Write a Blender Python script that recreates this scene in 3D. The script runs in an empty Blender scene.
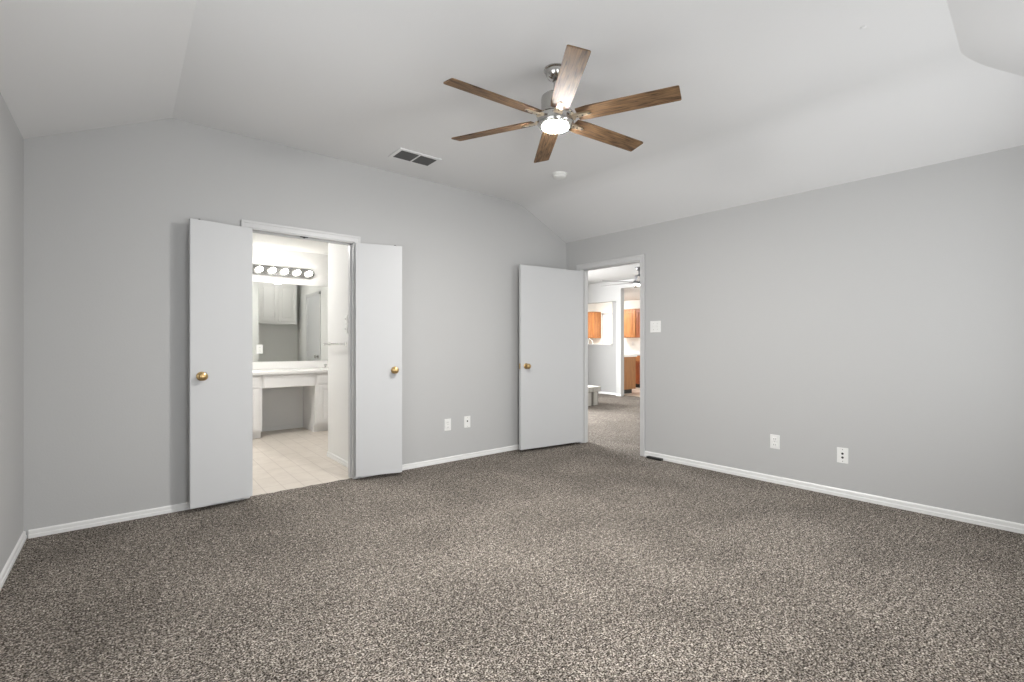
import bpy, bmesh, math, random
from mathutils import Matrix, Vector
R = math.radians
random.seed(4)
S = bpy.context.scene
C = S.collection

# ------------------------------------------------------------------ camera
cam_d = bpy.data.cameras.new('camera'); cam = bpy.data.objects.new('camera', cam_d); C.objects.link(cam)
cam.location = (0, 0, 1.19)
cam.rotation_euler = (R(90), 0, -math.atan2(.6317, .7753))
cam_d.sensor_width = 36; cam_d.lens = 475 / 1024 * 36; cam_d.shift_y = 3 / 1024; cam_d.clip_start = .02
S.camera = cam

# ------------------------------------------------------------------ world, exposure
S.view_settings.view_transform = 'Standard'; S.view_settings.look = 'None'
S.view_settings.gamma = 1; S.view_settings.use_curve_mapping = False
S.view_settings.exposure = 0.06
w = bpy.data.worlds.new('sky'); S.world = w; w.use_nodes = True
w.node_tree.nodes['Background'].inputs[0].default_value = (.75, .87, 1, 1)
w.node_tree.nodes['Background'].inputs[1].default_value = 1.0

# near wall (behind the camera) frame: local X runs from the right wall towards the left wall
UB = Vector((.0370, -.99932, 0)); NB = Vector((.99932, .0370, 0))       # along / out of the right wall
CORNER_FAR = Vector((4.23, 4.13, 0)); CORNER_NEAR = Vector((4.392, -.235, 0))
def frame(o, x, y):
    m = Matrix.Identity(4); z = Vector(x).cross(Vector(y))
    for i, v in enumerate((Vector(x), Vector(y), z, Vector(o))):
        for r in range(3): m[r][i] = v[r]
    return m
FB = frame(CORNER_FAR, UB, NB)            # right wall: X = distance from far corner, -Y = into the room
FN = frame(CORNER_NEAR, -NB, UB)          # near wall: X = distance from right corner, -Y = into the room

def daylight(name, m, w_, h_, power, col=(1, 1, 1)):
    l = bpy.data.lights.new(name, 'AREA'); l.shape = 'RECTANGLE'; l.size = w_; l.size_y = h_
    l.energy = power; l.color = col
    o = bpy.data.objects.new(name, l); C.objects.link(o); o.matrix_world = m
    return o
# (matrix: light shines along its local -Z)
NEAR_TILT, NEAR_P, LEFT_TILT, LEFT_P, FAN_E = 12, 38, 20, 36, 960
FILL_P, FILL_TILT, SKY_E = 48, -12, .4
w.node_tree.nodes['Background'].inputs[1].default_value = SKY_E
WINDOWS_NEAR = [(.72, 1.82, .72, 2.12), (3.05, 4.15, .30, 2.05)]
c = FN @ Vector((3.6, .30, 1.175))
daylight('daylight_near', frame(c, -FN.col[0].xyz, Vector((0, 0, 1))) @ Matrix.Rotation(R(FILL_TILT), 4, 'X'), 1.1, 1.75, FILL_P, (.975, .99, 1))  # unseen low window, added to brighten the left of the long wall
c = FN @ Vector((1.27, .30, 1.42))
daylight('daylight_near', frame(c, -FN.col[0].xyz, Vector((0, 0, 1))) @ Matrix.Rotation(R(NEAR_TILT), 4, 'X'), 1.1, 1.4, NEAR_P, (.975, .99, 1))
WINDOW_LEFT = (.35, 2.15, .72, 2.12)      # y0 y1 z0 z1 on the left wall, beside the camera and out of view
daylight('daylight_left', frame((-.80, 1.25, 1.42), (0, -1, 0), (0, 0, 1)) @ Matrix.Rotation(R(LEFT_TILT), 4, 'X'), 1.8, 1.4, LEFT_P, (.975, .99, 1))
WIN_LIVING = (4.55, 6.55, .6, 2.2)          # x0 x1 z0 z1 on the wall y = 8.3
daylight('added_daylight_living', frame((5.55, 8.6, 1.4), (-1, 0, 0), (0, 0, 1)) @ Matrix.Rotation(R(-14), 4, 'X'), 2.0, 1.6, 800, (1, 1, 1))  # unseen living room window, added to light that room
daylight('added_daylight_kitchen', Matrix.Translation((10.0, 2.7, 1.6)), 1.8, 1.3, 60, (1, 1, 1)).rotation_euler = (R(90), 0, 0)  # unseen kitchen window, added to light the kitchen

# ------------------------------------------------------------------ materials
def mat(name, col, rough=.6, metal=0, spec=.5, bump=None, emit=None, trans=0):
    m = bpy.data.materials.new(name); m.use_nodes = True; nt = m.node_tree; b = nt.nodes['Principled BSDF']
    b.inputs['Base Color'].default_value = (*col, 1); b.inputs['Roughness'].default_value = rough
    b.inputs['Metallic'].default_value = metal; b.inputs['Specular IOR Level'].default_value = spec
    if emit: b.inputs['Emission Color'].default_value = (*emit[0], 1); b.inputs['Emission Strength'].default_value = emit[1]
    if bump:
        tc = nt.nodes.new('ShaderNodeTexCoord'); mp = nt.nodes.new('ShaderNodeMapping'); nz = nt.nodes.new('ShaderNodeTexNoise')
        bp = nt.nodes.new('ShaderNodeBump')
        mp.inputs['Scale'].default_value = bump.get('stretch', (1, 1, 1))
        nz.inputs['Scale'].default_value = bump['scale']; nz.inputs['Detail'].default_value = bump.get('detail', 2)
        bp.inputs['Strength'].default_value = bump['strength']; bp.inputs['Distance'].default_value = bump.get('dist', .002)
        nt.links.new(tc.outputs['Object'], mp.inputs[0]); nt.links.new(mp.outputs[0], nz.inputs['Vector'])
        nt.links.new(nz.outputs['Fac'], bp.inputs['Height']); nt.links.new(bp.outputs[0], b.inputs['Normal'])
    return m
def ramp(nt, fac, stops):
    r = nt.nodes.new('ShaderNodeValToRGB'); e = r.color_ramp.elements
    while len(e) < len(stops): e.new(.5)
    for el, (p, c) in zip(e, stops): el.position = p; el.color = (*c, 1)
    nt.links.new(fac, r.inputs[0]); return r.outputs[0]

WALL = mat('grey_wall_paint', (.50, .50, .497), .75, spec=.25, bump=dict(scale=85, strength=.35, dist=.0015, detail=3))
CEIL = mat('ceiling_paint', (.77, .77, .77), .85, spec=.2, bump=dict(scale=70, strength=.2, dist=.0015, detail=3))
WHITEWALL = mat('white_wall_paint', (.78, .775, .76), .7, spec=.3)
TRIM = mat('white_trim_paint', (.60, .60, .598), .38, bump=dict(scale=30, strength=.04, dist=.001))
BASEM = mat('baseboard_gloss_paint', (.80, .80, .79), .35)
DOORP = mat('white_door_paint', (.57, .575, .58), .45, spec=.35, bump=dict(scale=26, strength=.16, dist=.0012, stretch=(4, 4, .12), detail=4))
CABW = mat('white_cabinet_paint', (.87, .86, .85), .35)
PLATE = mat('white_plastic', (.84, .84, .82), .3)
DARK = mat('dark_slot', (.02, .02, .02), .5)
BLACK = mat('black_enamel', (.012, .012, .012), .45)
BRASS = mat('polished_brass', (.52, .36, .17), .28, metal=1)
NICKEL = mat('polished_nickel', (.50, .49, .47), .17, metal=1)
GUNMETAL = mat('dark_fan_metal', (.16, .16, .165), .35, metal=.6)
CHROME = mat('chrome', (.8, .8, .8), .08, metal=1)
SATIN = mat('satin_chrome', (.42, .42, .41), .2, metal=1)
BRACKET = mat('blade_bracket_metal', (.72, .62, .48), .3, metal=.85)
COUNTER = mat('white_cultured_marble', (.88, .87, .85), .18)
KCOUNTER = mat('white_kitchen_counter', (.80, .80, .79), .3)
MIRROR = mat('mirror_silver', (.88, .90, .88), .01, metal=1)
LAMP = mat('lamp_diffuser', (.9, .9, .9), .4, emit=((1, .975, .94), FAN_E))
LAMP2 = mat('lamp_diffuser_white', (.9, .9, .9), .4, emit=((1, .98, .95), 14))
BULB = mat('bulb_glass', (.95, .95, .93), .3, emit=((1, .965, .91), 19))
DOME = mat('added_dome_glass', (.95, .95, .93), .3, emit=((1, .985, .96), 120))
DOME2 = mat('small_dome_glass', (.95, .95, .93), .3, emit=((1, .98, .945), 13))
KLAMP = mat('added_kitchen_diffuser', (.95, .95, .93), .3, emit=((1, .99, .97), 40))
DUCT = mat('duct_grey', (.10, .10, .10), .7)
LOUVER = mat('grille_white', (.52, .52, .51), .45)
BRICKP = mat('painted_brick', (.55, .53, .49), .8, bump=dict(scale=40, strength=.5, dist=.003))
MORTAR = mat('brick_mortar', (.24, .22, .20), .9)
GREYBLADE = mat('grey_fan_blade', (.22, .21, .20), .45)

def glass_mat():
    m = bpy.data.materials.new('window_glass'); m.use_nodes = True; nt = m.node_tree; nt.nodes.clear()
    o = nt.nodes.new('ShaderNodeOutputMaterial'); mx = nt.nodes.new('ShaderNodeMixShader')
    t = nt.nodes.new('ShaderNodeBsdfTransparent'); g = nt.nodes.new('ShaderNodeBsdfGlossy'); g.inputs['Roughness'].default_value = .02
    mx.inputs[0].default_value = .06
    nt.links.new(t.outputs[0], mx.inputs[1]); nt.links.new(g.outputs[0], mx.inputs[2]); nt.links.new(mx.outputs[0], o.inputs[0])
    return m
GLASS = glass_mat()

def carpet_mat(name='speckled_carpet'):
    m = mat(name, (.3, .27, .25), .95, spec=.08); nt = m.node_tree; b = nt.nodes['Principled BSDF']; L = nt.links.new
    tc = nt.nodes.new('ShaderNodeTexCoord')
    def noise(scale, detail, rough=.6, dist=0):
        n = nt.nodes.new('ShaderNodeTexNoise'); n.inputs['Scale'].default_value = scale; n.inputs['Detail'].default_value = detail
        n.inputs['Roughness'].default_value = rough; n.inputs['Distortion'].default_value = dist
        L(tc.outputs['Object'], n.inputs['Vector']); return n
    fine = noise(145, 3, .62, .3); mid = noise(52, 2, .6); big = noise(2.1, 3, .55, .4)
    c1 = ramp(nt, fine.outputs['Fac'], [(.38, (.014, .009, .005)), (.46, (.095, .079, .064)), (.525, (.255, .225, .196)), (.61, (.51, .465, .415))])
    def mult(col, fac, a, b_):
        mr = nt.nodes.new('ShaderNodeMapRange'); mr.inputs['From Min'].default_value = .35; mr.inputs['From Max'].default_value = .65
        mr.inputs['To Min'].default_value = a; mr.inputs['To Max'].default_value = b_; L(fac, mr.inputs[0])
        mx = nt.nodes.new('ShaderNodeMix'); mx.data_type = 'RGBA'; mx.blend_type = 'MULTIPLY'; mx.inputs[0].default_value = 1
        L(col, mx.inputs[6]); L(mr.outputs[0], mx.inputs[7]); return mx.outputs[2]
    c2 = mult(c1, mid.outputs['Fac'], .50, 1.42); c3 = mult(mult(c2, big.outputs['Fac'], .84, 1.10), noise(22, 3, .7).outputs['Fac'], .80, 1.20)
    L(c3, b.inputs['Base Color'])
    bp = nt.nodes.new('ShaderNodeBump'); bp.inputs['Strength'].default_value = .8; bp.inputs['Distance'].default_value = .006
    L(fine.outputs['Fac'], bp.inputs['Height']); L(bp.outputs[0], b.inputs['Normal'])
    return m
CARPET = carpet_mat()

def tile_mat(name, c1, c2, grout, w_, h_, mortar, rot=0):
    m = mat(name, c1, .35); nt = m.node_tree; b = nt.nodes['Principled BSDF']; L = nt.links.new
    tc = nt.nodes.new('ShaderNodeTexCoord'); mp = nt.nodes.new('ShaderNodeMapping'); mp.inputs['Rotation'].default_value = (0, 0, rot)
    mp.inputs['Location'].default_value = (.142, .02, 0)
    br = nt.nodes.new('ShaderNodeTexBrick'); br.offset = 0.0; br.inputs['Scale'].default_value = 1
    br.inputs['Brick Width'].default_value = w_; br.inputs['Row Height'].default_value = h_; br.inputs['Mortar Size'].default_value = mortar
    br.inputs['Color1'].default_value = (*c1, 1); br.inputs['Color2'].default_value = (*c2, 1); br.inputs['Mortar'].default_value = (*grout, 1)
    L(tc.outputs['Object'], mp.inputs[0]); L(mp.outputs[0], br.inputs['Vector'])
    nz = nt.nodes.new('ShaderNodeTexNoise'); nz.inputs['Scale'].default_value = 9; nz.inputs['Detail'].default_value = 4
    L(tc.outputs['Object'], nz.inputs['Vector'])
    r = ramp(nt, nz.outputs['Fac'], [(.3, (.90, .89, .88)), (.7, (1, 1, 1))])
    mx = nt.nodes.new('ShaderNodeMix'); mx.data_type = 'RGBA'; mx.blend_type = 'MULTIPLY'; mx.inputs[0].default_value = 1
    L(br.outputs['Color'], mx.inputs[6]); L(r, mx.inputs[7]); L(mx.outputs[2], b.inputs['Base Color'])
    return m
BATHTILE = tile_mat('cream_floor_tile', (.70, .64, .57), (.67, .61, .54), (.56, .50, .44), .146, .292, .004)
KTILE = tile_mat('kitchen_floor_tile', (.68, .58, .49), (.66, .56, .47), (.5, .43, .36), .3, .3, .005)

def wood_mat(name, dark, light, scale=1.0, axis=0, rough=.38, spec=.5):
    m = mat(name, light, rough, spec=spec); nt = m.node_tree; b = nt.nodes['Principled BSDF']; L = nt.links.new
    tc = nt.nodes.new('ShaderNodeTexCoord'); mp = nt.nodes.new('ShaderNodeMapping')
    st = [22 * scale] * 3; st[axis] = 1.6 * scale; mp.inputs['Scale'].default_value = st
    n1 = nt.nodes.new('ShaderNodeTexNoise'); n1.inputs['Scale'].default_value = 3.2; n1.inputs['Detail'].default_value = 6; n1.inputs['Distortion'].default_value = .8
    L(tc.outputs['Object'], mp.inputs[0]); L(mp.outputs[0], n1.inputs['Vector'])
    mid = tuple((a + b_) / 2 for a, b_ in zip(dark, light))
    L(ramp(nt, n1.outputs['Fac'], [(.34, dark), (.5, mid), (.66, light)]), b.inputs['Base Color'])
    bp = nt.nodes.new('ShaderNodeBump'); bp.inputs['Strength'].default_value = .15; bp.inputs['Distance'].default_value = .001
    L(n1.outputs['Fac'], bp.inputs['Height']); L(bp.outputs[0], b.inputs['Normal'])
    return m
BLADEWOOD = wood_mat('weathered_walnut', (.042, .022, .011), (.25, .148, .074), 1.6, 0, .62, .3)
OAK = wood_mat('honey_oak', (.33, .12, .035), (.52, .225, .075), .5, 2, .35)
OAKEND = wood_mat('darkened_oak', (.25, .105, .03), (.37, .165, .052), .5, 2, .4)  # oak darkened to put the peninsula end's shade into colour; also the crown
REDOAK = wood_mat('red_oak', (.22, .055, .018), (.36, .11, .038), .5, 2, .35)

# ------------------------------------------------------------------ mesh helpers
class MB:
    def __init__(s): s.bm = bmesh.new()
    def box(s, x0, x1, y0, y1, z0, z1, bev=0, m=None):
        mt = Matrix.Translation(((x0 + x1) / 2, (y0 + y1) / 2, (z0 + z1) / 2)) @ Matrix.Diagonal((abs(x1 - x0), abs(y1 - y0), abs(z1 - z0), 1))
        r = bmesh.ops.create_cube(s.bm, size=1, matrix=mt); vs = r['verts']
        if bev:
            es = {e for v in vs for e in v.link_edges}
            rr = bmesh.ops.bevel(s.bm, geom=list(es), offset=bev, segments=2, profile=.5, affect='EDGES')
            vs = list({v for f in rr['faces'] for v in f.verts} | {v for v in vs if v.is_valid})
        if m: bmesh.ops.transform(s.bm, matrix=m, verts=[v for v in vs if v.is_valid])
        return s
    def prism(s, pts, a, b, plane='xz', m=None):
        def P(p, t): return {'xz': (p[0], t, p[1]), 'xy': (p[0], p[1], t), 'yz': (t, p[0], p[1])}[plane]
        A = [s.bm.verts.new(P(p, a)) for p in pts]; B = [s.bm.verts.new(P(p, b)) for p in pts]
        s.bm.faces.new(A); s.bm.faces.new(B[::-1]); n = len(pts)
        for i in range(n): s.bm.faces.new((A[i], B[i], B[(i + 1) % n], A[(i + 1) % n]))
        if m: bmesh.ops.transform(s.bm, matrix=m, verts=A + B)
        return s
    def lathe(s, prof, seg=32, m=None):
        rings = []; vs = []
        for r, z in prof:
            if r < 1e-6: ring = [s.bm.verts.new((0, 0, z))]
            else: ring = [s.bm.verts.new((r * math.cos(2 * math.pi * k / seg), r * math.sin(2 * math.pi * k / seg), z)) for k in range(seg)]
            rings.append(ring); vs += ring
        for a, b in zip(rings, rings[1:]):
            for k in range(seg):
                q = [a[k % len(a)], a[(k + 1) % len(a)], b[(k + 1) % len(b)], b[k % len(b)]]
                u = []
                for v in q:
                    if v not in u: u.append(v)
                if len(u) > 2: s.bm.faces.new(u)
        for ring in (rings[0], rings[-1]):
            if len(ring) > 1: s.bm.faces.new(ring)
        if m: bmesh.ops.transform(s.bm, matrix=m, verts=vs)
        return s
    def rod(s, p, q, r, seg=14):
        p, q = Vector(p), Vector(q); d = q - p
        m = Matrix.Translation(p) @ d.to_track_quat('Z', 'Y').to_matrix().to_4x4()
        return s.lathe([(r, 0), (r, d.length)], seg, m)
    def build(s, name, material, parent=None, smooth=False, loc=None):
        bmesh.ops.recalc_face_normals(s.bm, faces=s.bm.faces[:])
        me = bpy.data.meshes.new(name); s.bm.to_mesh(me); s.bm.free(); me.materials.append(material)
        if smooth:
            me.shade_smooth()
            me.set_sharp_from_angle(angle=R(38))
        o = bpy.data.objects.new(name, me); C.objects.link(o)
        if parent: o.parent = parent
        if loc is not None:
            me.transform(Matrix.Translation(-Vector(loc))); o.location = loc
        return o
def tag(o, label=None, cat=None, group=None, kind=None):
    for k, v in (('label', label), ('category', cat), ('group', group), ('kind', kind)):
        if v: o[k] = v
    return o
def root(name, m, label, cat, group=None, kind=None):
    o = bpy.data.objects.new(name, None); C.objects.link(o); o.empty_display_size = .05
    o.matrix_world = m if isinstance(m, Matrix) else Matrix.Translation(m)
    return tag(o, label, cat, group, kind)
def struct(o, label, cat): return tag(o, label, cat, kind='structure')
AX_NEG_Y = Matrix.Rotation(R(90), 4, 'X')    # local +Z -> -Y (lathe pointing into the room)

# ------------------------------------------------------------------ bedroom shell
H = 2.44; HC = 2.79; T = .12
struct(MB().prism([(-.60, -.05), (.73, -.05), (.73, 2.10), (1.58, 2.10), (1.58, -.05), (4.36, -.05), (4.36, 2.95), (-.60, 2.95)], 4.13, 4.25).build('wall_back', WALL),
       'long grey gable wall with the double bathroom doorway in it', 'wall')
o = MB().prism([(-.05, -.05), (.222, -.05), (.222, 2.10), (1.08, 2.10), (1.08, -.05), (4.50, -.05), (4.50, 2.85), (-.05, 2.85)], 0, T).build('wall_right', WALL)
o.matrix_world = FB; struct(o, 'grey wall on the right with the entry doorway at its far end', 'wall')
wy0, wy1, wz0, wz1 = WINDOW_LEFT
r = root('window_2', (-.54, (wy0 + wy1) / 2, wz0), 'white framed bedroom window beside the camera', 'window', kind='structure')
hw = (wy1 - wy0) / 2; hh = wz1 - wz0
f = MB()
for y in (-hw, -.02, hw - .04): f.box(-.03, .02, y, y + .04, 0, hh)
f.box(-.03, .02, -hw, hw, 0, .04).box(-.03, .02, -hw, hw, hh - .04, hh); f.build('window_frame', TRIM, r)
MB().box(-.006, -.002, -hw + .04, hw - .04, .04, hh - .04).build('pane', GLASS, r)
MB().box(.02, .10, -hw - .03, hw + .03, -.02, 0).build('window_sill', TRIM, r)
struct(MB().box(-.60, -.48, -.7, wy0, -.05, 2.9).box(-.60, -.48, wy1, 4.2, -.05, 2.9).box(-.60, -.48, wy0, wy1, -.05, wz0).box(-.60, -.48, wy0, wy1, wz1, 2.9).build('wall_left', WALL), 'short strip of grey wall at the left edge of the picture', 'wall')
# near wall with two window openings, the left one added for its light
b = MB(); xs = [-.14] + [v for wv in WINDOWS_NEAR for v in wv[:2]] + [5.1]
for i in range(0, len(xs), 2): b.box(xs[i], xs[i + 1], 0, T, -.05, 2.9)
for a, c, z0, z1 in WINDOWS_NEAR: b.box(a, c, 0, T, -.05, z0); b.box(a, c, 0, T, z1, 2.9)
o = b.build('wall_near', WALL); o.matrix_world = FN; struct(o, 'grey window wall behind the camera', 'wall')
for i, (a, c, z0, z1) in enumerate(WINDOWS_NEAR):
    r = root('window_%d' % (i + 5), FN @ Matrix.Translation(((a + c) / 2, .06, z0)), 'white framed bedroom window in the wall behind the camera, %s' % ('near the right wall' if i == 0 else 'unseen, added near the left wall for its light'), 'window', kind='structure')
    hw = (c - a) / 2; hh = z1 - z0
    f = MB(); f.box(-hw, -hw + .04, -.02, .03, 0, hh); f.box(hw - .04, hw, -.02, .03, 0, hh); f.box(-hw, hw, -.02, .03, 0, .04); f.box(-hw, hw, -.02, .03, hh - .04, hh)
    f.box(-hw, hw, -.01, .02, hh / 2 - .02, hh / 2 + .02); f.build('window_frame', TRIM, r)
    MB().box(-hw + .04, hw - .04, .002, .006, .04, hh - .04).build('pane', GLASS, r)
    MB().box(-hw - .03, hw + .03, -.10, -.02, -.02, .0).build('window_sill', TRIM, r)

# vaulted ceiling: one flat field and four... three slopes (left, right, near)
def ceil_panel():
    bm = bmesh.new()
    P = lambda x, y, z: bm.verts.new((x, y, z))
    k = .35 / .74
    ex = .10
    P1, P2, P3, P4 = (.258, 4.17, HC), (3.481, 4.17, HC), (3.66, .47, HC), (.258, .308, HC)
    A = (-.48 - ex, 4.17, H - ex * k); B = (-.48 - ex, -.469 - ex, H - ex * k)
    D = (4.228 + ex, 4.17, H - ex * k); E = (4.392 + ex, -.235 - ex, H - ex * k)
    faces = [(P1, P2, P3, P4), (A, P1, P4, B), (P2, D, E, P3), (P3, E, B, P4)]
    cache = {}
    def v(p):
        if p not in cache: cache[p] = P(*p)
        return cache[p]
    fs = [bm.faces.new([v(p) for p in f]) for f in faces]
    bmesh.ops.recalc_face_normals(bm, faces=fs)
    if fs[0].normal.z > 0: bmesh.ops.reverse_faces(bm, faces=fs)
    crease = [e for e in bm.edges if {tuple(round(c, 3) for c in v_.co) for v_ in e.verts} == {(3.481, 4.17, 2.79), (3.66, .47, 2.79)}]
    bmesh.ops.bevel(bm, geom=crease, offset=.13, segments=7, profile=.5, affect='EDGES')      # softly rounded drywall bend
    fs = bm.faces[:]
    if sum(f.normal.z * f.calc_area() for f in fs) > 0: bmesh.ops.reverse_faces(bm, faces=fs)
    r = bmesh.ops.extrude_face_region(bm, geom=fs)
    bmesh.ops.translate(bm, verts=[e for e in r['geom'] if isinstance(e, bmesh.types.BMVert)], vec=(0, 0, .10))
    bmesh.ops.recalc_face_normals(bm, faces=bm.faces[:])
    me = bpy.data.meshes.new('ceiling'); bm.to_mesh(me); bm.free(); me.materials.append(CEIL)
    me.shade_smooth(); me.set_sharp_from_angle(angle=R(9))
    o = bpy.data.objects.new('ceiling', me); C.objects.link(o); return o
struct(ceil_panel(), 'white vaulted bedroom ceiling with sloping sides', 'ceiling')

# carpet of bedroom and, through the entry door, the living room
edge = []
n = 14
for i in range(n + 1):
    x = .75 + (1.56 - .75) * i / n
    edge.append((x, 4.165 + .006 * math.sin(i * 1.7) + .004 * math.sin(i * 3.1 + 1)))
fb = MB()
fb.prism([(-.52, -.55), (4.47, -.30), (4.36, 2.95), (4.27, 4.14), (1.57, 4.14)] + edge[::-1] + [(.74, 4.14), (-.52, 4.14)], -.03, 0, 'xy')
fb.prism([(4.36, 2.95), (9.0, 2.95), (9.0, 8.3), (4.2, 8.3), (4.25, 4.2), (4.27, 4.14)], -.03, -.0002, 'xy')
fb.prism([(4.47, 1.5), (9.0, 1.5), (9.0, 2.95), (4.36, 2.95)], -.03, -.0002, 'xy')
struct(fb.build('floor', CARPET), 'brown and beige speckled carpet floor', 'floor')

# baseboards (board with a small quarter-round shoe) ; profile (depth, height)
BASE = [(0, 0), (.014, 0), (.014, .020), (.010, .024), (.010, .042), (.006, .048), (0, .050)]
def baseboard(name, m, length, label, k=1):
    """m: X along wall, -Y into room"""
    b = MB().prism([(-d, z * k) for d, z in BASE], 0, length, 'yz'); o = b.build(name, BASEM); o.matrix_world = m
    return struct(o, label, 'baseboard')
def I(o, x, y): return frame(o, x, y)
baseboard('baseboard_back', I((-.458, 4.13, 0), (1, 0, 0), (0, 1, 0)), .685 + .458, 'white baseboard on the long wall left of the bathroom doorway')
baseboard('baseboard_back', I((1.63, 4.13, 0), (1, 0, 0), (0, 1, 0)), 4.21 - 1.63, 'white baseboard on the long wall between the two doorways')
baseboard('baseboard_right', FB @ Matrix.Translation((1.118, 0, 0)), 4.37 - 1.118 - .02, 'white baseboard running along the right wall', 1.2)
baseboard('baseboard_left', I((-.48, -.44, 0), (0, 1, 0), (-1, 0, 0)), 4.57, 'white baseboard on the wall at the left picture edge')
baseboard('baseboard_near', FN @ Matrix.Translation((.03, 0, 0)), 4.8, 'white baseboard behind the camera')

# door casings and jambs
def doorway(name, m, x0, x1, top, label, wd=.054, depth=T):
    """m: X along wall, -Y into the room; rough opening x0..x1"""
    r = root(name, m @ Matrix.Translation(((x0 + x1) / 2, 0, 0)), label, 'door frame', kind='structure'); h = (x1 - x0) / 2
    j = .02
    b = MB()
    for s in (-1, 1): b.box(s * h, s * (h - j), -.003, depth + .003, 0, top)
    b.box(-h, h, -.003, depth + .003, top - j, top); b.build('jamb', TRIM, r)
    ci = h - .012; co = ci + wd; tz = top - .012
    for side, y in ((-1, 0), (1, depth)):
        b = MB()
        for s in (-1, 1):
            b.box(s * ci, s * co, y, y + side * .011, 0, tz + wd, .002)
            b.box(s * (co - .018), s * co, y, y + side * .017, 0, tz + wd, .002)
        b.box(-co, co, y, y + side * .0112, tz, tz + wd, .002); b.box(-co, co, y, y + side * .0172, tz + wd - .018, tz + wd, .002)
        b.build('casing', TRIM, r)
    return r, h
FA = I((0, 4.13, 0), (1, 0, 0), (0, 1, 0))
r, h = doorway('trim_1', FA, .73, 1.58, 2.10, 'white casing around the bathroom double doorway')
b = MB()
for s in (-1, 1): b.box(s * (h - .02), s * (h - .032), .045, .08, 0, 2.08)
b.box(-h + .02, h - .02, .045, .08, 2.068, 2.08); b.build('door_stop', TRIM, r)
MB().box(-.03, .03, .012, .040, 2.0775, 2.080).box(-.008, .008, .02, .032, 2.070, 2.079).build('ball_catch', DARK, r)
r, h = doorway('trim_2', FB, .222, 1.08, 2.10, 'white casing around the entry doorway on the right wall')
b = MB()
for s in (-1, 1): b.box(s * (h - .02), s * (h - .032), .045, .08, 0, 2.08)
b.box(-h + .02, h - .02, .045, .08, 2.068, 2.08); b.build('door_stop', TRIM, r)
MB().box(h - .0215, h - .0195, .008, .036, .90, .97).build('strike_plate', BRASS, r)

# doors ---------------------------------------------------------------
def knob_mb(m):
    b = MB(); b.lathe([(0, 0), (.032, 0), (.032, .004), (.024, .009), (.012, .012), (.011, .030), (.018, .034), (.027, .044), (.029, .054), (.024, .063), (.012, .068), (0, .069)], 28, m)
    return b
def door(name, hinge, ang, width, sgn, kx, kz, label, z0=.035, z1=2.07, back=False, catch=True):
    """hinge: point on visible face; ang: direction of slab; visible face normal = sgn * local Y"""
    m = Matrix.Translation((hinge[0], hinge[1], 0)) @ Matrix.Rotation(ang, 4, 'Z')
    r = root(name, m, label, 'door', kind='structure')
    MB().box(0, width, -sgn * .035, 0, z0, z1, .0015).build('door_panel', DOORP, r)
    k = knob_mb(Matrix.Translation((kx, 0, kz)) @ Matrix.Rotation(R(-90 * sgn), 4, 'X')).build('door_knob', BRASS, r, True)
    if back:
        knob_mb(Matrix.Translation((kx, -sgn * .035, kz)) @ Matrix.Rotation(R(90 * sgn), 4, 'X')).build('door_knob', BRASS, r, True)
        MB().box(width - .0005, width + .0015, -.029, -.006, kz - .03, kz + .03).build('latch_plate', BRASS, r) if sgn > 0 else MB().box(width - .0005, width + .0015, .006, .029, kz - .03, kz + .03).build('latch_plate', BRASS, r)
    for z in (.25, 1.05, 1.85):
        b = MB(); b.rod((-.004, -sgn * .040, z - .04), (-.004, -sgn * .040, z + .04), .0055); b.box(0, .022, -sgn * .0355, -sgn * .037, z - .038, z + .038)
        b.build('hinge', TRIM, r)
    if catch:
        MB().box(width - .075, width - .045, -sgn * .027, -sgn * .008, z1 - .001, z1 + .003).rod((width - .06, -sgn * .0175, z1), (width - .06, -sgn * .0175, z1 + .008), .006).build('ball_catch', DARK, r)
    return r
door('door_1', (.752, 4.045), math.atan2(-.051, -.399), .402, 1, .335, .962, 'narrow white bathroom door leaf folded open left of the doorway')
door('door_2', (1.552, 4.048), math.atan2(-.103, .372), .398, -1, .331, .957, 'narrow white bathroom door leaf folded open right of the doorway')
door('door_3', (4.236, 3.850), math.atan2(.112, -.870), .890, 1, .820, .947, 'wide white entry door swung open against the far corner', z0=.03, z1=2.058, back=True, catch=False)

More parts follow.
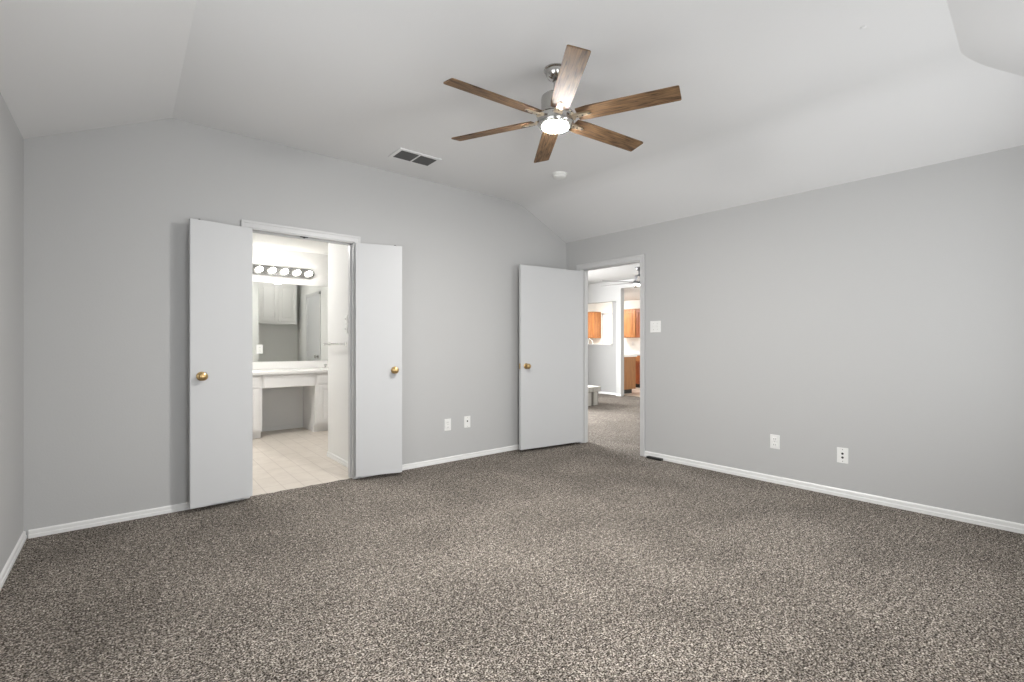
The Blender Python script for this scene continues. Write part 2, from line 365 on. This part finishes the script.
# ------------------------------------------------------------------ ceiling fan
def ceiling_fan(name, loc, label, a0, blade_mat, body, bracket, lamp, radius=.69, dz=0.0, group=None, width=.112, droop=(0,) * 6):
    r = root(name, loc, label, 'ceiling fan', group)
    MB().lathe([(0, 0), (.070, 0), (.071, -.006), (.066, -.011), (.062, -.012), (.058, -.030), (.046, -.050), (.028, -.062), (.018, -.066), (0, -.066)], 40).build('canopy', body, r, True)
    MB().rod((0, 0, -.062), (0, 0, -.150 + dz), .0125).lathe([(.021, -.128 + dz), (.024, -.134 + dz), (.024, -.150 + dz), (.02, -.152 + dz)], 24).build('downrod', body, r, True)
    MB().lathe([(0, -.145), (.040, -.145), (.072, -.150), (.082, -.159), (.084, -.172), (.084, -.252), (.0, -.253)], 40, Matrix.Translation((0, 0, dz))).build('motor_housing', body, r, True)
    MB().lathe([(.070, -.250), (.104, -.253), (.110, -.260), (.110, -.268), (.106, -.272), (.106, -.312), (.100, -.322), (.088, -.326), (.0, -.326)], 48, Matrix.Translation((0, 0, dz))).build('light_ring', body, r, True)
    MB().lathe([(.0, -.325), (.077, -.325), (.078, -.330), (.075, -.336), (.060, -.341), (0, -.344)], 48, Matrix.Translation((0, 0, dz))).build('lamp_lens', lamp, r, True)
    bz = -.286 + dz
    for k in range(6):
        a = a0 + k * math.pi / 3
        M = Matrix.Rotation(a, 4, 'Z') @ Matrix.Translation((0, 0, bz)) @ Matrix.Rotation(R(-droop[k]), 4, 'Y') @ Matrix.Rotation(R(-12.5), 4, 'X')
        hw = width / 2; n = 5; c = .010
        out = [(.135, -hw * .86), (.20, -hw)]
        out += [(radius - c + c * math.sin(t * math.pi / 2 / n), -hw + c - c * math.cos(t * math.pi / 2 / n)) for t in range(n + 1)]
        out += [(radius - c + c * math.cos(t * math.pi / 2 / n), hw - c + c * math.sin(t * math.pi / 2 / n)) for t in range(n + 1)]
        out += [(.20, hw), (.135, hw * .86)]
        bl = MB().prism(out, 0, .007, 'xy').build('blade', blade_mat, r)
        bl.matrix_local = M
        # forked bracket under the blade root with a slot
        br = MB()
        br.prism([(.085, -.020), (.150, -.017), (.205, -.011), (.215, -.006), (.215, .006), (.205, .011), (.150, .017), (.085, .020)], -.007, 0, 'xy')
        br.box(.080, .118, -.026, .026, -.012, .006, .002)
        br.build('blade_bracket', bracket, bl)
        sl = MB(); sl.box(.196, .212, -.006, .006, -.0085, -.006); sl.build('bracket_slot', DARK, bl)
        for px in (.135, .165): MB().rod((px, 0, -.0095), (px, 0, -.006), .0042, 10).build('screw', body, bl)
    return r
# camera-plane angle -25.5deg -> world: subtract camera yaw
yaw = -math.atan2(.6317, .7753)
ceiling_fan('ceiling_fan', (1.949, 1.987, HC), 'brushed nickel bedroom ceiling fan with six brown wooden blades and lit round lamp', R(-26.7) + yaw, BLADEWOOD, NICKEL, BRACKET, LAMP, radius=.695, droop=(0, -1.0, 0, 0, 1.4, 0))

fan = bpy.data.objects['ceiling_fan']
fan.rotation_euler = (Matrix.Rotation(yaw, 4, 'Z') @ Matrix.Rotation(R(1.5), 4, 'X') @ Matrix.Rotation(R(.4), 4, 'Y') @ Matrix.Rotation(-yaw, 4, 'Z')).to_euler()
# ceiling register
r = root('ceiling_vent', (1.93, 3.683, HC), 'white metal air return grille on the ceiling left of the fan', 'vent')
b = MB(); w2, h2 = .165, .085; fr = .030
b.box(-w2 - fr, w2 + fr, -h2 - fr, -h2, -.010, 0, .003); b.box(-w2 - fr, w2 + fr, h2, h2 + fr, -.010, 0, .003)
b.box(-w2 - fr, -w2, -h2, h2, -.010, 0, .003); b.box(w2, w2 + fr, -h2, h2, -.010, 0, .003); b.box(-.006, .006, -h2, h2, -.011, 0)
b.build('grille_frame', CEIL, r)
MB().box(-w2, w2, -h2, h2, -.0015, -.0005).build('duct_opening', DUCT, r)
b = MB()
for k in range(9):
    y = -h2 + .012 + k * .0185
    for x0, x1 in ((-w2, -.006), (.006, w2)):
        b.box(x0, x1, -.0075, .0075, -.0006, .0006, m=Matrix.Translation((0, y, -.006)) @ Matrix.Rotation(R(-38), 4, 'X'))
tag(b.build('louvers', DUCT, r), 'dark grey louvers')
# smoke detector
r = root('smoke_detector', (3.17, 3.18, HC), 'round white smoke detector on the ceiling beyond the fan', 'smoke detector')
MB().lathe([(0, 0), (.070, 0), (.070, -.010), (.066, -.012), (0, -.012)], 36).build('mounting_base', PLATE, r, True)
MB().lathe([(.058, -.012), (.062, -.016), (.062, -.026), (.052, -.036), (.030, -.040), (0, -.040)], 36).build('detector_cover', PLATE, r, True)
MB().lathe([(0, 0), (.014, 0), (.014, -.002), (.010, -.004), (0, -.004)], 20).build('ceiling_plug', CEIL, None, True)
o = bpy.data.objects['ceiling_plug']; o.location = (2.89, .74, HC); tag(o, 'tiny round painted plug on the ceiling near the top right', 'ceiling plug')

# ------------------------------------------------------------------ wall plates
def outlet(m, label, group=None):
    r = root('wall_outlet', m, label, 'outlet', group)
    MB().box(-.038, .038, -.006, 0, -.060, .060, .0025).build('cover_plate', PLATE, r)
    for s in (-1, 1):
        p = MB().box(-.017, .017, -.0085, -.004, s * .0245 - .0145, s * .0245 + .0145, .003).build('socket', PLATE, r)
        MB().box(-.009, -.0065, -.0092, -.008, s * .0245 - .005, s * .0245 + .006).box(.0065, .009, -.0092, -.008, s * .0245 - .004, s * .0245 + .005).build('socket_slot', DARK, p)
    MB().rod((0, -.0045, 0), (0, -.0075, 0), .0035, 10).build('screw', NICKEL, r)
    return r
def jack(name, m, label, holes, group=None):
    r = root(name, m, label, 'jack plate', group)
    MB().box(-.038, .038, -.006, 0, -.060, .060, .0025).build('cover_plate', PLATE, r)
    for z in holes: MB().lathe([(0, 0), (.0085, 0), (.0085, .002), (.006, .004), (0, .004)], 16, Matrix.Translation((0, -.005, z)) @ AX_NEG_Y).build('jack_port', DARK, r, True)
    for z in (-.045, .045): MB().rod((0, -.0045, z), (0, -.007, z), .003, 10).build('screw', NICKEL, r)
    return r
def switch(m, n, label, toggles=True):
    r = root('light_switch', m, label, 'light switch')
    w_ = .038 + .023 * (n - 1)
    MB().box(-w_, w_, -.006, 0, -.060, .060, .0025).build('cover_plate', PLATE, r)
    for i in range(n):
        x = (i - (n - 1) / 2) * .046
        MB().box(x - .005, x + .005, -.015, -.005, -.004, .012, .0015, ).build('toggle', PLATE, r)
        for z in (-.03, .03): MB().rod((x, -.0045, z), (x, -.007, z), .003, 8).build('screw', NICKEL, r)
    return r
outlet(Matrix.Translation((2.525, 4.13, .375)), 'white electrical outlet on the long wall, nearer the bathroom doors')
jack('cable_jack', Matrix.Translation((2.762, 4.13, .380)), 'white cable jack plate on the long wall, between the outlet and the entry door', [.008])
outlet(FB @ Matrix.Translation((2.400, 0, .353)), 'white outlet on the right wall, nearer the entry doorway')
jack('phone_jack', FB @ Matrix.Translation((2.890, 0, .322)), 'white jack plate with two dark round ports on the right wall', [.014, -.016])
switch(FB @ Matrix.Translation((1.246, 0, 1.370)), 2, 'white double toggle switch plate right of the entry doorway')
# black floor register strip at the baseboard
r = root('floor_vent', FB @ Matrix.Translation((1.258, -.038, 0)), 'small flat black vent strip on the carpet beside the entry door casing', 'vent')
MB().box(-.085, .085, -.022, .022, 0, .020, .002).build('vent_frame', BLACK, r)
b = MB()
for k in range(9): b.box(-.072 + k * .018, -.066 + k * .018, -.016, .016, .019, .0215)
b.build('vent_fin', BLACK, r)

# ------------------------------------------------------------------ bathroom
BX0, BX1, BY0, BY1, BH = .05, 2.68, 4.25, 7.18, 2.51
struct(MB().prism([(BX0 - .1, 4.24), (.74, 4.24), (.74, 4.10), (1.57, 4.10), (1.57, 4.24), (BX1 + .1, 4.24), (BX1 + .1, 7.3), (BX0 - .1, 7.3)], -.05, -.004, 'xy').build('bathroom_floor', BATHTILE), 'cream tiled bathroom floor', 'floor')
struct(MB().box(BX0 - .1, BX1 + .1, 4.2, 7.3, BH, BH + .1).build('bathroom_ceiling', WHITEWALL), 'white bathroom ceiling', 'ceiling')
BWALL = mat('bathroom_wall_paint', (.78, .778, .765), .7, spec=.3)
struct(MB().box(BX0 - .1, BX1 + .1, BY1, BY1 + .1, -.05, BH).build('bathroom_wall_far', BWALL), 'pale bathroom wall behind the vanity', 'wall')
struct(MB().box(BX0 - .1, BX0, 4.2, BY1, -.05, BH).build('bathroom_wall_left', BWALL), 'pale bathroom side wall hidden left of the doorway', 'wall')
struct(MB().box(BX1, BX1 + .1, 4.2, BY1, -.05, BH).build('bathroom_wall_right', BWALL), 'pale bathroom side wall seen in the mirror', 'wall')
struct(MB().prism([(BX0, -.05), (.73, -.05), (.73, 2.10), (1.58, 2.10), (1.58, -.05), (BX1, -.05), (BX1, BH), (BX0, BH)], 4.25, 4.262).build('bathroom_wall_near', BWALL), 'pale bathroom side of the doorway wall', 'wall')
struct(MB().box(1.68, 1.80, 4.262, 5.17, -.05, BH).build('bathroom_wall_partition', BWALL), 'short partition wall just inside the bathroom doorway', 'wall')
baseboard('bathroom_baseboard_partition', I((1.68, 5.17, -.004), (0, -1, 0), (1, 0, 0)), .90, 'white baseboard at the foot of the bathroom partition')
baseboard('bathroom_baseboard_far', I((1.34, 7.18, -.004), (1, 0, 0), (0, 1, 0)), .66, 'white baseboard in the vanity knee space')

def framed_door(parent, name, x0, x1, z0, z1, y, material, th=.018, st=.055):
    """raised-panel front facing -Y with its back at y"""
    b = MB()
    b.box(x0, x0 + st, y - th, y, z0, z1, .002); b.box(x1 - st, x1, y - th, y, z0, z1, .002)
    b.box(x0 + st, x1 - st, y - th, y, z0, z0 + st, .002); b.box(x0 + st, x1 - st, y - th, y, z1 - st, z1, .002)
    b.box(x0 + st, x1 - st, y - th * .35, y, z0 + st, z1 - st)
    b.box(x0 + st + .02, x1 - st - .02, y - th * .85, y - th * .3, z0 + st + .02, z1 - st - .02, .004)
    return b.build(name, material, parent)
def slab_front(parent, name, x0, x1, z0, z1, y, material, th=.018):
    b = MB().box(x0, x1, y - th, y, z0, z1, .003)
    b.box(x0 + .03, x1 - .03, y - th - .003, y - th + .001, z0 + .028, z1 - .028, .0015)
    return b.build(name, material, parent)
def vanity_cabinet(x0, x1, label, knobs=True):
    w_ = (x1 - x0) / 2
    r = root('vanity_cabinet', ((x0 + x1) / 2, 6.62, 0), label, 'cabinet')
    MB().box(-w_, w_, 0, .555, .095, .80).box(-w_, w_, .075, .555, -.004, .095).build('cabinet_body', CABW, r)
    st = .035
    slab_front(r, 'drawer', -w_ + st, w_ - st, .655, .782, 0, CABW)
    if 2 * w_ > .5:
        framed_door(r, 'cabinet_door', -w_ + st, -.004, .125, .635, 0, CABW); framed_door(r, 'cabinet_door', .004, w_ - st, .125, .635, 0, CABW)
    else: framed_door(r, 'cabinet_door', -w_ + st, w_ - st, .125, .635, 0, CABW)
    return r
vanity_cabinet(.70, 1.336, 'white vanity base cabinet at the left of the knee space')
vanity_cabinet(1.98, 2.675, 'white vanity base cabinet at the right of the knee space')
r = root('vanity_apron', (1.658, 6.62, .63), 'white drawer apron spanning the vanity knee space', 'drawer')
MB().box(-.318, .318, 0, .30, .0, .170).build('apron_rail', CABW, r)
MB().box(-.300, .318, -.014, 0, .006, .160, .003).build('drawer_front', CABW, r)
r = root('vanity_countertop', (1.40, 6.88, .80), 'white vanity countertop with low backsplash', 'countertop')
MB().box(-1.34, 1.277, -.30, .295, 0, .042, .008).build('counter_slab', COUNTER, r)
MB().box(-1.34, 1.277, .275, .297, .042, .146, .004).build('backsplash', COUNTER, r)
b = MB(); b.lathe([(.19, .0435), (.185, .046), (.17, .044), (.165, .0425)], 36, Matrix.Translation((.93, 0, 0)) @ Matrix.Diagonal((1.15, .85, 1, 1))); b.build('basin_rim', COUNTER, r, True)
# faucet
r = root('faucet', (2.33, 7.07, .843), 'small chrome two-handled faucet at the back of the vanity countertop', 'faucet')
MB().box(-.09, .09, -.025, .025, 0, .012, .005).build('faucet_base', CHROME, r)
b = MB(); b.lathe([(.016, .01), (.014, .06), (.011, .075), (0, .078)], 18); b.rod((0, 0, .062), (0, -.11, .050), .009); b.rod((0, -.105, .052), (0, -.108, .030), .008); b.build('spout', CHROME, r, True)
for s in (-1, 1): MB().lathe([(.012, .01), (.012, .025), (.022, .030), (.024, .050), (.018, .062), (0, .064)], 18, Matrix.Translation((s * .07, 0, 0))).build('handle', CHROME, r, True)
# mirror
r = root('wall_mirror', (1.40, 7.18, .95), 'large frameless mirror above the vanity backsplash', 'mirror')
MB().box(-1.33, 1.27, -.006, 0, 0, 1.085).build('mirror_glass', MIRROR, r)
o = outlet(Matrix.Translation((1.42, 7.170, 1.12)), 'white outlet plate on the lower left of the bathroom mirror')
# light bar
r = root('vanity_light', (1.65, 7.18, 2.20), 'chrome vanity light bar with a row of lit globe bulbs', 'light fixture')
out = []
for k in range(13): a = -math.pi / 2 + math.pi * k / 12; out.append((.415 + .062 * math.cos(a), .062 * math.sin(a)))
for k in range(13): a = math.pi / 2 + math.pi * k / 12; out.append((-.415 + .062 * math.cos(a), .062 * math.sin(a)))
MB().prism(out, 0, -.030, 'xz').build('mounting_bar', SATIN, r)
for k in range(6):
    x = -.40 + k * .16
    so = MB().lathe([(.024, 0), (.024, .018), (.018, .022), (0, .022)], 20, Matrix.Translation((x, -.030, 0)) @ AX_NEG_Y).build('bulb_socket', CHROME, r, True)
    prof = [(.014, .018), (.020, .030)] + [(.035 * math.cos(t), .062 + .035 * math.sin(t)) for t in [R(-55 + 145 * i / 10) for i in range(11)]]
    MB().lathe(prof, 24, Matrix.Translation((x, -.030, 0)) @ AX_NEG_Y).build('bulb', BULB, so, True)
r = root('ceiling_light', (.85, 5.85, BH), 'round white dome light on the bathroom ceiling, unseen and added for its light', 'ceiling light')  # unseen dome, added as general light for the bathroom
MB().lathe([(0, 0), (.17, 0), (.17, -.02), (.16, -.025), (0, -.025)], 36).build('light_base', CHROME, r, True)
MB().lathe([(.155, -.022), (.150, -.045), (.12, -.07), (.07, -.085), (0, -.09)], 36).build('light_dome', DOME, r, True)
r = root('ceiling_light', (2.143, 5.0, BH), 'small white semi-flush bathroom light reflected at the top of the mirror', 'ceiling light')
MB().lathe([(0, 0), (.07, 0), (.07, -.015), (.012, -.02), (.012, -.155), (.03, -.16), (0, -.165)], 28).build('light_base', CHROME, r, True)
MB().lathe([(.0, -.158), (.085, -.160), (.090, -.175), (.08, -.21), (.05, -.230), (0, -.236)], 32).build('light_dome', DOME2, r, True)
# towel bar on the partition
MP = I((1.68, 4.87, 1.19), (0, -1, 0), (1, 0, 0))
r = root('towel_bar', MP, 'thin chrome towel bar on the bathroom partition', 'towel bar')
MB().rod((-.245, -.055, 0), (.245, -.055, 0), .008).build('bar', NICKEL, r, True)
for s in (-1, 1): MB().lathe([(.024, 0), (.024, .006), (.012, .012), (.010, .05), (.013, .055), (.013, .065), (0, .066)], 20, Matrix.Translation((s * .235, 0, 0)) @ AX_NEG_Y).build('bracket', CHROME, r, True)
def small_plate(z, label):
    r = root('light_switch', I((1.68, 4.625, z), (0, -1, 0), (1, 0, 0)), label, 'light switch')
    MB().box(-.035, .035, -.006, 0, -.040, .040, .0025).build('cover_plate', PLATE, r); MB().box(-.005, .005, -.014, -.005, -.006, .010, .001).build('toggle', PLATE, r)
small_plate(1.432, 'small white switch plate on the bathroom partition, the upper of two')
small_plate(1.335, 'small white switch plate on the bathroom partition, the lower of two')
# over-toilet cabinet on the back of the bedroom wall (seen in the mirror); faces +Y
MC = I((2.245, 4.25, 1.59), (-1, 0, 0), (0, -1, 0))
r = root('wall_cabinet', MC, 'white two-door wall cabinet reflected in the bathroom mirror', 'cabinet')
MB().box(-.34, .34, -.31, 0, 0, .76).box(-.35, .35, -.335, 0, -.018, .0, .003).build('cabinet_body', CABW, r)
framed_door(r, 'cabinet_door', -.325, -.004, .03, .74, -.31, CABW); framed_door(r, 'cabinet_door', .004, .325, .03, .74, -.31, CABW)
# closed door in the bathroom side wall (seen in the mirror); faces -X
MD = I((2.68, 5.29, 0), (0, -1, 0), (1, 0, 0))
r = root('door_4', MD, 'closed white bathroom closet door seen in the mirror', 'door', kind='structure')
b = MB()
for s in (-1, 1): b.box(s * .37, s * .43, -.014, 0, 0, 2.13, .003)
b.box(-.43, .43, -.014, 0, 2.07, 2.13, .003); b.build('casing', TRIM, r)
MB().box(-.37, .37, -.006, 0, .01, 2.07).build('door_panel', DOORP, r)
knob_mb(Matrix.Translation((-.29, -.006, .965)) @ AX_NEG_Y).build('door_knob', NICKEL, r, True)
switch(I((2.68, 4.45, 1.43), (0, -1, 0), (1, 0, 0)), 1, 'single white switch plate reflected beside the closet door in the bathroom mirror')

# ------------------------------------------------------------------ living room and kitchen beyond the entry door
LH = 2.64; XC = 8.75; KH = 2.46
LWALL = mat('living_wall_paint', (.47, .47, .465), .75, spec=.25)
HWALL = mat('shaded_half_wall_paint', (.36, .36, .355), .75, spec=.25)  # wall grey made darker, shade of the recessed half wall put into colour
KWALL = mat('kitchen_wall_paint', (.88, .87, .83), .7, spec=.25)
struct(MB().prism([(4.40, 1.3), (9.0, 1.3), (9.0, 8.45), (3.95, 8.45), (4.25, 4.2)], LH, LH + .1, 'xy').build('living_room_ceiling', LWALL), 'pale living room ceiling through the entry doorway', 'ceiling')
wx0, wx1, wz0, wz1 = WIN_LIVING
struct(MB().box(4.0, wx0, 8.30, 8.42, -.05, LH).box(wx1, XC + .1, 8.30, 8.42, -.05, LH).box(wx0, wx1, 8.30, 8.42, -.05, wz0).box(wx0, wx1, 8.30, 8.42, wz1, LH).build('living_room_wall_left', LWALL), 'living room wall hidden left of the entry doorway', 'wall')
o = MB().box(-4.3, -.13, 0, T, -.05, 2.85).build('living_room_wall_near', LWALL); o.matrix_world = FB; struct(o, 'living room wall beyond the bedroom corner', 'wall')
struct(MB().box(4.52, 8.9, 1.38, 1.5, -.05, LH).build('living_room_wall_right', LWALL), 'living room wall hidden right of the entry doorway', 'wall')
r = root('window_3', (5.55, 8.36, .6), 'wide white framed living room window, unseen and added for its light', 'window', kind='structure')
f = MB()
for x in (-1.0, -.02, .96): f.box(x, x + .04, -.02, .03, 0, 1.6)
f.box(-1.0, 1.0, -.02, .03, 0, .04).box(-1.0, 1.0, -.02, .03, 1.56, 1.6); f.build('window_frame', TRIM, r)
MB().box(-.96, .96, .0, .004, .04, 1.56).build('pane', GLASS, r)
# wall between living room and kitchen : pier, header above pass-through, header above the kitchen opening
b = MB()
b.prism([(1.5, -.05), (3.5, -.05), (3.5, KH), (6.82, KH), (6.82, -.05), (6.95, -.05), (6.95, 2.18), (8.3, 2.18), (8.3, LH), (1.5, LH)], XC, XC + .12, 'yz')
struct(b.build('living_room_wall_far', LWALL), 'far living room wall with the kitchen opening and pass-through', 'wall')
b = MB(); b.prism([(6.90, -.05), (8.3, -.05), (8.3, 1.165), (7.16, 1.165), (7.16, 2.25), (6.90, 2.25)], XC + .121, XC + .22, 'yz')
struct(b.build('half_wall', HWALL), 'shade-darkened grey half wall under the kitchen pass-through', 'wall')
o = MB().box(XC + .07, XC + .30, 7.162, 8.3, 1.165, 1.19, .004).build('trim_3', TRIM); struct(o, 'white ledge on top of the half wall', 'ledge')
baseboard('living_room_baseboard_half_wall', I((XC + .12, 8.28, 0), (0, -1, 0), (1, 0, 0)), 1.33, 'white baseboard along the half wall')
baseboard('living_room_baseboard_far', I((XC, 6.95, 0), (0, -1, 0), (1, 0, 0)), .13, 'white baseboard at the foot of the kitchen pier')
# kitchen shell
struct(MB().box(9.0, 11.6, 2.9, 10.3, -.05, -.003).build('kitchen_floor', KTILE), 'warm tiled kitchen floor through the entry doorway', 'floor')
struct(MB().box(XC + .12, 11.6, 2.9, 10.3, KH, KH + .1).build('kitchen_ceiling', WHITEWALL), 'white kitchen ceiling', 'ceiling')
struct(MB().box(11.43, 11.55, 2.9, 10.3, -.05, KH).build('kitchen_wall_far', KWALL), 'cream kitchen wall above the oak cabinets', 'wall')
struct(MB().box(XC, 11.5, 10.2, 10.3, -.05, KH).build('kitchen_wall_left', KWALL), 'kitchen end wall hidden left', 'wall')
b = MB(); b.box(XC + .12, 9.1, 2.9, 3.0, -.05, KH).box(10.9, 11.5, 2.9, 3.0, -.05, KH).box(9.1, 10.9, 2.9, 3.0, -.05, .95).box(9.1, 10.9, 2.9, 3.0, 2.25, KH)
struct(b.build('kitchen_wall_right', KWALL), 'kitchen wall with an added window opening, out of view', 'wall')
struct(MB().box(XC + .02, XC + .12, 8.3, 10.25, -.05, KH).build('kitchen_wall_near', KWALL), 'kitchen wall hidden beside the living room', 'wall')
r = root('window_4', (10.0, 2.95, .95), 'white framed kitchen window, unseen and added for its light', 'window', kind='structure')
f = MB()
for x in (-.9, -.02, .86): f.box(x, x + .04, -.02, .03, 0, 1.3)
f.box(-.9, .9, -.02, .03, 0, .04).box(-.9, .9, -.02, .03, 1.26, 1.3); f.build('window_frame', TRIM, r)
MB().box(-.86, .86, 0, .004, .04, 1.26).build('pane', GLASS, r)
r = root('ceiling_light', (10.15, 8.92, KH), 'white square kitchen ceiling light, unseen and added to brighten the kitchen', 'ceiling light')  # unseen fixture, added to brighten cabinets and kitchen walls
MB().box(-.34, .34, -.34, .34, -.02, 0, .004).build('light_base', PLATE, r)
MB().box(-.32, .32, -.32, .32, -.08, -.018, .012).build('light_diffuser', KLAMP, r)
# white door in kitchen wall between cabinets
MK = I((11.43, 9.29, 0), (0, -1, 0), (1, 0, 0))
r = root('door_5', MK, 'white kitchen door seen through the pass-through', 'door', kind='structure')
b = MB()
for s in (-1, 1): b.box(s * .27, s * .33, -.016, 0, 0, 2.14, .003)
b.box(-.33, .33, -.016, 0, 2.08, 2.14, .003); b.build('casing', TRIM, r)
b = MB().box(-.27, .27, -.008, 0, .01, 2.08)
for z0, z1 in ((.2, .95), (1.08, 1.95)): b.box(-.19, .19, -.013, -.007, z0, z1, .003)
b.build('door_panel', CABW, r)

def face(x, y, z=0): return I((x, y, z), (0, -1, 0), (1, 0, 0))     # cabinet against a wall, front facing -X
def upper_cabinet(y0, y1, label, m_, doors=2):
    w_ = (y1 - y0) / 2
    r = root('upper_cabinet', face(11.10, (y0 + y1) / 2, 1.37), label, 'cabinet', None)
    MB().box(-w_, w_, 0, .325, 0, .78).build('cabinet_body', m_, r)
    MB().box(-w_, w_, -.03, .32, .78, .81, .004).build('crown', OAKEND, r)
    n_ = doors; e = .02
    for k in range(n_):
        a = -w_ + e + k * (2 * w_ - e) / n_; framed_door(r, 'cabinet_door', a, a + (2 * w_ - e) / n_ - e, .02, .765, 0, m_, .02, .06)
    return r
upper_cabinet(8.12, 8.72, 'honey oak upper kitchen cabinet right of the pier with one wide panel door', OAK, 1)
upper_cabinet(7.30, 8.115, 'darker oak upper kitchen cabinet at the right edge of the entry opening', REDOAK, 1)
upper_cabinet(9.66, 10.18, 'honey oak upper kitchen cabinet seen through the pass-through', OAK, 1)
def base_cabinet(y0, y1, label):
    w_ = (y1 - y0) / 2
    r = root('base_cabinet', face(10.83, (y0 + y1) / 2, 0), label, 'cabinet')
    MB().box(-w_, w_, 0, .59, .10, .88).build('cabinet_body', REDOAK, r); tag(MB().box(-w_, w_, .07, .59, -.003, .10).build('toe_kick', BLACK, r), 'black toe kick')
    e = .02; half = w_
    for k in range(2):
        a = -w_ + e + k * (2 * w_ - e) / 2; x1_ = a + (2 * w_ - e) / 2 - e
        slab_front(r, 'drawer', a, x1_, .72, .86, 0, OAK); framed_door(r, 'cabinet_door', a, x1_, .13, .69, 0, REDOAK, .02, .055)
    return r
base_cabinet(7.96, 8.70, 'red oak base cabinet on the far kitchen wall behind the peninsula end')
base_cabinet(7.20, 7.955, 'red oak base cabinet at the right edge of the entry opening')
r = root('kitchen_countertop', (11.12, 7.95, .88), 'white countertop on the far kitchen wall cabinets', 'countertop')
MB().box(-.32, .305, -.77, .77, 0, .04, .005).build('counter_slab', KCOUNTER, r)
MB().box(.290, .306, -.77, .77, .04, .14, .003).build('backsplash', KCOUNTER, r)
outlet(face(11.43, 8.47, 1.20), 'white outlet on the kitchen wall under the oak upper cabinet')
# peninsula behind the half wall, end panel faces -Y
r = root('peninsula_cabinet', (9.33, 8.0, 0), 'oak kitchen peninsula cabinet, shade put into its darker colour, with plain end panel beside the pier', 'cabinet')
MB().box(-.33, .33, -.92, 1.1, .10, .88).build('cabinet_body', OAKEND, r)
tag(MB().box(-.33, .26, -.86, 1.1, -.003, .10).build('toe_kick', BLACK, r), 'black toe kick')
MB().box(.33, .35, -.90, .1, .13, .86, .003).build('cabinet_door', OAK, r)
r = root('peninsula_countertop', (9.33, 8.0, .88), 'white countertop on the kitchen peninsula', 'countertop')
MB().box(-.34, .36, -.945, 1.1, 0, .04, .005).build('counter_slab', KCOUNTER, r)
r = root('kitchen_faucet', (9.22, 8.22, .92), 'tall arched kitchen faucet on the peninsula seen through the pass-through', 'faucet')
b = MB().lathe([(0, 0), (.026, 0), (.024, .02), (.014, .03)], 18); pts = [(0, 0, .02), (0, 0, .30)] + [(.09 - .09 * math.cos(a), 0, .30 + .09 * math.sin(a)) for a in [math.pi * i / 10 for i in range(1, 11)]] + [(.18, 0, .22)]
for p, q in zip(pts, pts[1:]): b.rod(p, q, .012, 12)
b.build('spout', CHROME, r, True); MB().rod((0, -.02, .05), (0, -.09, .08), .007).build('handle', CHROME, r, True)

# painted brick hearth
r = root('fireplace_hearth', (6.93, 6.42, 0), 'white painted brick hearth at the left edge of the entry opening', 'hearth')
MB().box(-.60, .27, -.26, .60, 0, .255).build('hearth_core', MORTAR, r)
b = MB()
nb = 8
for k in range(nb):      # top soldier course, slightly overhanging
    x0 = -.62 + k * .915 / nb; b.box(x0 + .005, x0 + .915 / nb - .005, -.31, .10, .262, .362, .006)
    b.box(x0 + .005, x0 + .915 / nb - .005, .11, .62, .262, .362, .006)
b.build('brick_cap', BRICKP, r)
b = MB()
for k in range(5):
    x0 = -.60 + k * .18; b.box(x0, x0 + .105, -.285, -.25, .0, .252, .005)
for k in range(4):
    y0 = -.23 + k * .19; b.box(.25, .290, y0, y0 + .15, 0, .252, .005)
b.build('brick_post', BRICKP, r)

ceiling_fan('ceiling_fan', (7.55, 5.458, LH), 'grey-bladed ceiling fan with white lamp in the room beyond the entry door', R(198) + yaw, GREYBLADE, GUNMETAL, GUNMETAL, LAMP2, radius=.80, dz=0)
